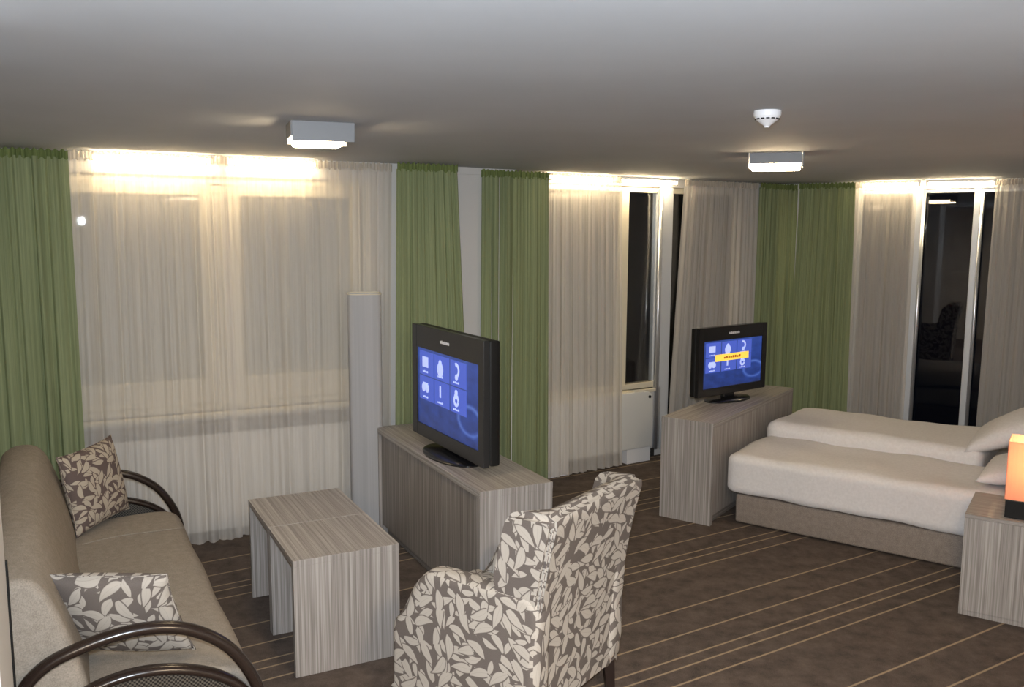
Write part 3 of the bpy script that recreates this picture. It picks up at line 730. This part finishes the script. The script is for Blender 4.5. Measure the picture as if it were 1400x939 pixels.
bm = B(); lathe(bm, [(0.012, 0.095), (0.012, 0.17), (0.03, 0.20), (0.032, 0.23), (0.02, 0.26), (0.004, 0.27)], 20, c=(0.135, 0.10)); b_ = obj('bulb', bm, 'bulb', o, smooth=True)
pl = bpy.data.lights.new('table_lamp_light', 'POINT'); pl.energy = 6.0; pl.color = (1.0, 0.66, 0.36); pl.shadow_soft_size = 0.03
po = bpy.data.objects.new('table_lamp_light', pl); COL.objects.link(po); po.parent = o; po.location = (0.135, 0.10, 0.31)

# ------------------------------------------------------------------ sofa (x runs toward the camera, y toward the tables)
o = thing('sofa', 'grey-beige sofa with dark curved open arms by the left wall', 'sofa', tuple(SD * -5.12) + (0,), R(-62))
Ls = 2.04
def extr(prof, x0, x1, bev, wob=0.0, nseg=24):
    """closed (y,z) profile swept along x with rounded ends"""
    bm = B(); cy = sum(p[0] for p in prof) / len(prof); cz = sum(p[1] for p in prof) / len(prof); rings = []
    xs = []
    for k in range(6): xs.append((x0 + bev * (1 - math.cos(R(90) * k / 5)), math.sin(R(90) * k / 5)))
    for k in range(1, nseg): xs.append((x0 + bev + (x1 - x0 - 2 * bev) * k / nseg, 1.0))
    for k in range(6): xs.append((x1 - bev * (1 - math.cos(R(90) * (5 - k) / 5)), math.sin(R(90) * (5 - k) / 5)))
    for x, f_ in xs:
        ring = []
        for (py, pz) in prof:
            d = Vector((py - cy, pz - cz)); l = d.length; d2 = d * ((l - bev * (1 - f_)) / l)
            ring.append(bm.verts.new((x, cy + d2.x + wob * math.sin(x * 9), cz + d2.y + wob * math.sin(x * 6 + py * 5))))
        rings.append(ring)
    n = len(prof)
    for A_, B_ in zip(rings, rings[1:]):
        for k in range(n): bm.faces.new((A_[k], A_[(k + 1) % n], B_[(k + 1) % n], B_[k]))
    bm.faces.new(rings[0][::-1]); bm.faces.new(rings[-1]); return bm
seat = spline([(0.02, 0.28), (0.03, 0.41), (0.06, 0.435), (0.25, 0.44), (0.45, 0.445), (0.56, 0.425), (0.60, 0.36), (0.58, 0.29), (0.50, 0.27), (0.25, 0.27)], 5, True)
autosmooth(obj('seat', extr(seat, 0.02, Ls - 0.01, 0.035, 0.003), 'sofa', o), 60)
back = spline([(0.055, 0.30), (0.065, 0.42), (0.035, 0.58), (-0.02, 0.76), (-0.065, 0.855), (-0.12, 0.89), (-0.20, 0.885), (-0.255, 0.82), (-0.24, 0.62), (-0.18, 0.42), (-0.10, 0.30)], 5, True)
autosmooth(obj('backrest', extr(back, 0.0, Ls, 0.04, 0.003), 'sofa', o), 60)
bm = B(); box(bm, (0.03, 0.03, 0.17), (Ls - 0.03, 0.555, 0.27), 0.01); obj('base_frame', bm, 'black', o)
bm = B(); tube(bm, spline([(0.35, 0.575, 0.432), (0.38, 0.45, 0.446), (0.36, 0.25, 0.441), (0.40, 0.09, 0.4385)], 6), 0.003, 6); obj('seam', bm, 'sofa', o, smooth=True)
outer = spline([(-0.155, 0.0), (-0.16, 0.25), (-0.15, 0.50), (-0.08, 0.605), (0.05, 0.655), (0.18, 0.675), (0.30, 0.665), (0.40, 0.625), (0.49, 0.555), (0.555, 0.46), (0.595, 0.36), (0.61, 0.24), (0.60, 0.10), (0.585, 0.0)], 5)
inner = spline([(-0.12, 0.33), (-0.06, 0.42), (0.04, 0.495), (0.17, 0.525), (0.30, 0.515), (0.42, 0.475), (0.51, 0.415), (0.57, 0.335), (0.592, 0.26)], 5)
for x in (-0.045, Ls + 0.045):
    bm = B(); tube(bm, [(x, p, q + 0.0) for p, q in outer], 0.021, 14, flat=1.25); am = obj('arm', bm, 'dark_wood', o, smooth=True)
    bm = B(); tube(bm, [(x, p, q) for p, q in inner], 0.018, 14, flat=1.5); obj('inner_rail', bm, 'dark_wood', am, smooth=True)
    bm = B(); poly = [(p, q - 0.005) for p, q in inner] + [(0.592, 0.20), (-0.12, 0.20)]
    prism(bm, poly, x - 0.006, x + 0.006, 'x'); obj('side_panel', bm, 'mesh', am)
    bm = B(); box(bm, (min(x, Ls / 2 + (x - Ls / 2) * 0.93), 0.18, 0.21), (max(x, Ls / 2 + (x - Ls / 2) * 0.93), 0.26, 0.25), 0.004); obj('bracket', bm, 'black', am)
CU = 'leaf-patterned cushions on the sofa'
pillow('cushion', 'brown leaf-patterned cushion at the window end of the sofa', (-2.200, 4.500, 0.660), (R(-10.5), R(-2.7), R(78.2)), 0.425, 0.425, 0.13, 'leaf_cushion', CU, 'cushion', 6, 0.07, True)
pillow('cushion', 'leaf-patterned cushion seen through the near curved sofa arm', (-1.392, 2.99, 0.638), (R(26.1), R(-1.6), R(-3.0)), 0.44, 0.40, 0.13, 'leaf', CU, 'cushion', 7, 0.07, True)

# ------------------------------------------------------------------ armchair (y faces forward, x to the far side)
o = thing('armchair', 'high-backed armchair in grey and cream leaf fabric, seen from behind', 'armchair', (-0.010, 3.545, 0), R(55))
HW = 0.351
side = spline([(-0.33, 0.135), (0.0, 0.11), (0.345, 0.085), (0.352, 0.12), (0.354, 0.28), (0.35, 0.385), (0.31, 0.44), (0.275, 0.50), (0.235, 0.575), (0.17, 0.642), (0.10, 0.66), (-0.05, 0.658), (-0.25, 0.66), (-0.37, 0.64), (-0.372, 0.45)], 4, True)
for s in (-1, 1):
    xo, xi = s * HW, s * (HW - 0.115)
    autosmooth(obj('arm', extr(side, min(xo, xi), max(xo, xi), 0.04, 0.0, 4), 'leaf', o), 60)
# backrest: raked slab whose sides sweep forward as wings
bm = B(); NU, NV = 40, 30; fr_, bk_ = {}, {}
L = bm.loops.layers.uv.verify()
for i in range(NU + 1):
    for j in range(NV + 1):
        u, v_ = i / NU * 2 - 1, j / NV
        top = 1.012 - 0.012 * abs(u) ** 8
        z = 0.145 + (top - 0.145) * v_
        rake = -0.352 - 0.135 * max(0.0, (v_ - 0.1)) ** 2.0
        wing = 0.13 * max(0.0, (abs(u) - 0.70) / 0.30) ** 1.3 * (0.25 + 0.75 * min(1.0, max(0.0, (v_ - 0.35) / 0.3)))
        x = u * HW * (0.955 + 0.045 * v_)
        roll = 0.05 * (max(0.0, v_ - 0.93) / 0.07) ** 2
        bk_[(i, j)] = bm.verts.new((x, rake + roll * 0.6, z - roll * 0.3))
        thick = 0.13 - 0.02 * v_
        fr_[(i, j)] = bm.verts.new((x * (0.985 if abs(u) > 0.9 else 1.0), rake + thick + wing - roll * 0.7, z - roll * 0.45))
def quad(a, b, c, d): return bm.faces.new((a, b, c, d))
for i in range(NU):
    for j in range(NV):
        quad(bk_[(i, j)], bk_[(i + 1, j)], bk_[(i + 1, j + 1)], bk_[(i, j + 1)])
        quad(fr_[(i, j)], fr_[(i, j + 1)], fr_[(i + 1, j + 1)], fr_[(i + 1, j)])
    quad(bk_[(i, NV)], bk_[(i + 1, NV)], fr_[(i + 1, NV)], fr_[(i, NV)]); quad(bk_[(i, 0)], fr_[(i, 0)], fr_[(i + 1, 0)], bk_[(i + 1, 0)])
for j in range(NV):
    quad(bk_[(0, j)], bk_[(0, j + 1)], fr_[(0, j + 1)], fr_[(0, j)]); quad(bk_[(NU, j)], fr_[(NU, j)], fr_[(NU, j + 1)], bk_[(NU, j + 1)])
bmesh.ops.recalc_face_normals(bm, faces=bm.faces)
bmesh.ops.bevel(bm, geom=[e for e in bm.edges if len(e.link_faces) == 2 and e.calc_face_angle(0) > R(50)], offset=0.022, segments=3, affect='EDGES')
autosmooth(obj('backrest', bm, 'leaf', o), 70)
for s in (-1, 1):
    bm = B(); tube(bm, [(s * (HW * (0.955 + 0.045 * k / 21.6) - 0.009), -0.352 - 0.135 * max(0.0, (k / 21.6 - 0.1)) ** 2.0 + 0.006, 0.15 + 0.80 * k / 20) for k in range(21)], 0.0035, 8); obj('piping', bm, 'pipe' if s > 0 else 'leaf', o, smooth=True)
bm = B(); box(bm, (-0.222, -0.24, 0.16), (0.222, 0.335, 0.32), 0.01); obj('seat_frame', bm, 'leaf', o)
bm = B(); box(bm, (-0.222, -0.25, 0.32), (0.222, 0.35, 0.455), 0.045, 4); autosmooth(obj('seat_cushion', bm, 'leaf', o), 60)
for sx in (-1, 1):
    for sy in (-1, 1):
        bm = B(); x, y_ = sx * (HW - 0.045), (-0.315 if sy < 0 else 0.305)
        tube(bm, [(x, y_, 0.16), (x, y_ + sy * 0.015, 0.0)], [0.034, 0.024], 4); obj('leg', bm, 'leg_wood', o)

# ------------------------------------------------------------------ ceiling lamps and detector
def ceiling_lamp(label, x, y_, a, w_=0.26, d_=0.20):
    o = thing('ceiling_lamp', label, 'lamp', (x, y_, H), a, 'aluminium ceiling lamps')
    bm = B(); box(bm, (-w_ / 2 + 0.02, -d_ / 2 + 0.02, -0.02), (w_ / 2 - 0.02, d_ / 2 - 0.02, 0), 0.002); obj('ceiling_plate', bm, 'aluminium', o)
    for s in (-1, 1):
        bm = B(); box(bm, (-w_ / 2, s * d_ / 2 - 0.004, -0.082), (w_ / 2, s * d_ / 2 + 0.004, -0.0005), 0.002); obj('side_plate', bm, 'aluminium', o)
        bm = B(); box(bm, (s * w_ / 2 - 0.004, -d_ / 2 + 0.005, -0.062), (s * w_ / 2 + 0.004, d_ / 2 - 0.005, -0.0005), 0.002); obj('end_plate', bm, 'aluminium', o)
    bm = B(); box(bm, (-w_ / 2 + 0.018, -d_ / 2 + 0.012, -0.096), (w_ / 2 - 0.04, d_ / 2 - 0.012, -0.022), 0.012, 3); autosmooth(obj('glass_diffuser', bm, 'diffuser', o))
    return o
ceiling_lamp('square aluminium ceiling lamp nearer the camera, above the nesting tables', -0.83, 3.86, R(20))
ceiling_lamp('square aluminium ceiling lamp near the bed, beyond the smoke detector', 1.53, 5.20, R(72), 0.20, 0.30)
o = thing('smoke_detector', 'white cone-shaped smoke detector on the ceiling', 'smoke detector', (0.955, 3.38, H)); o.scale = (0.86, 0.86, 0.9)
bm = B(); lathe(bm, [(0.058, 0.0), (0.060, -0.012), (0.057, -0.024)], 36); autosmooth(obj('base', bm, 'plastic_white', o), 40)
bm = B(); lathe(bm, [(0.054, -0.0242), (0.050, -0.034), (0.026, -0.052), (0.012, -0.062), (0.010, -0.068)], 36); autosmooth(obj('sensor_cone', bm, 'plastic_white', o), 30)
bm = B()
for k in range(14):
    a_ = k * 2 * math.pi / 14
    v0 = [Vector((0.051 * math.cos(a_ + d), 0.051 * math.sin(a_ + d), z)) for d in (-0.15, 0.15) for z in (-0.030, -0.036)]
    c_ = Vector((0.0515 * math.cos(a_), 0.0515 * math.sin(a_), -0.033))
    tube(bm, [(0.0505 * math.cos(a_ - 0.15), 0.0505 * math.sin(a_ - 0.15), -0.0335), (0.0505 * math.cos(a_ + 0.15), 0.0505 * math.sin(a_ + 0.15), -0.0335)], 0.003, 6)
obj('vent_slots', bm, 'black', o)
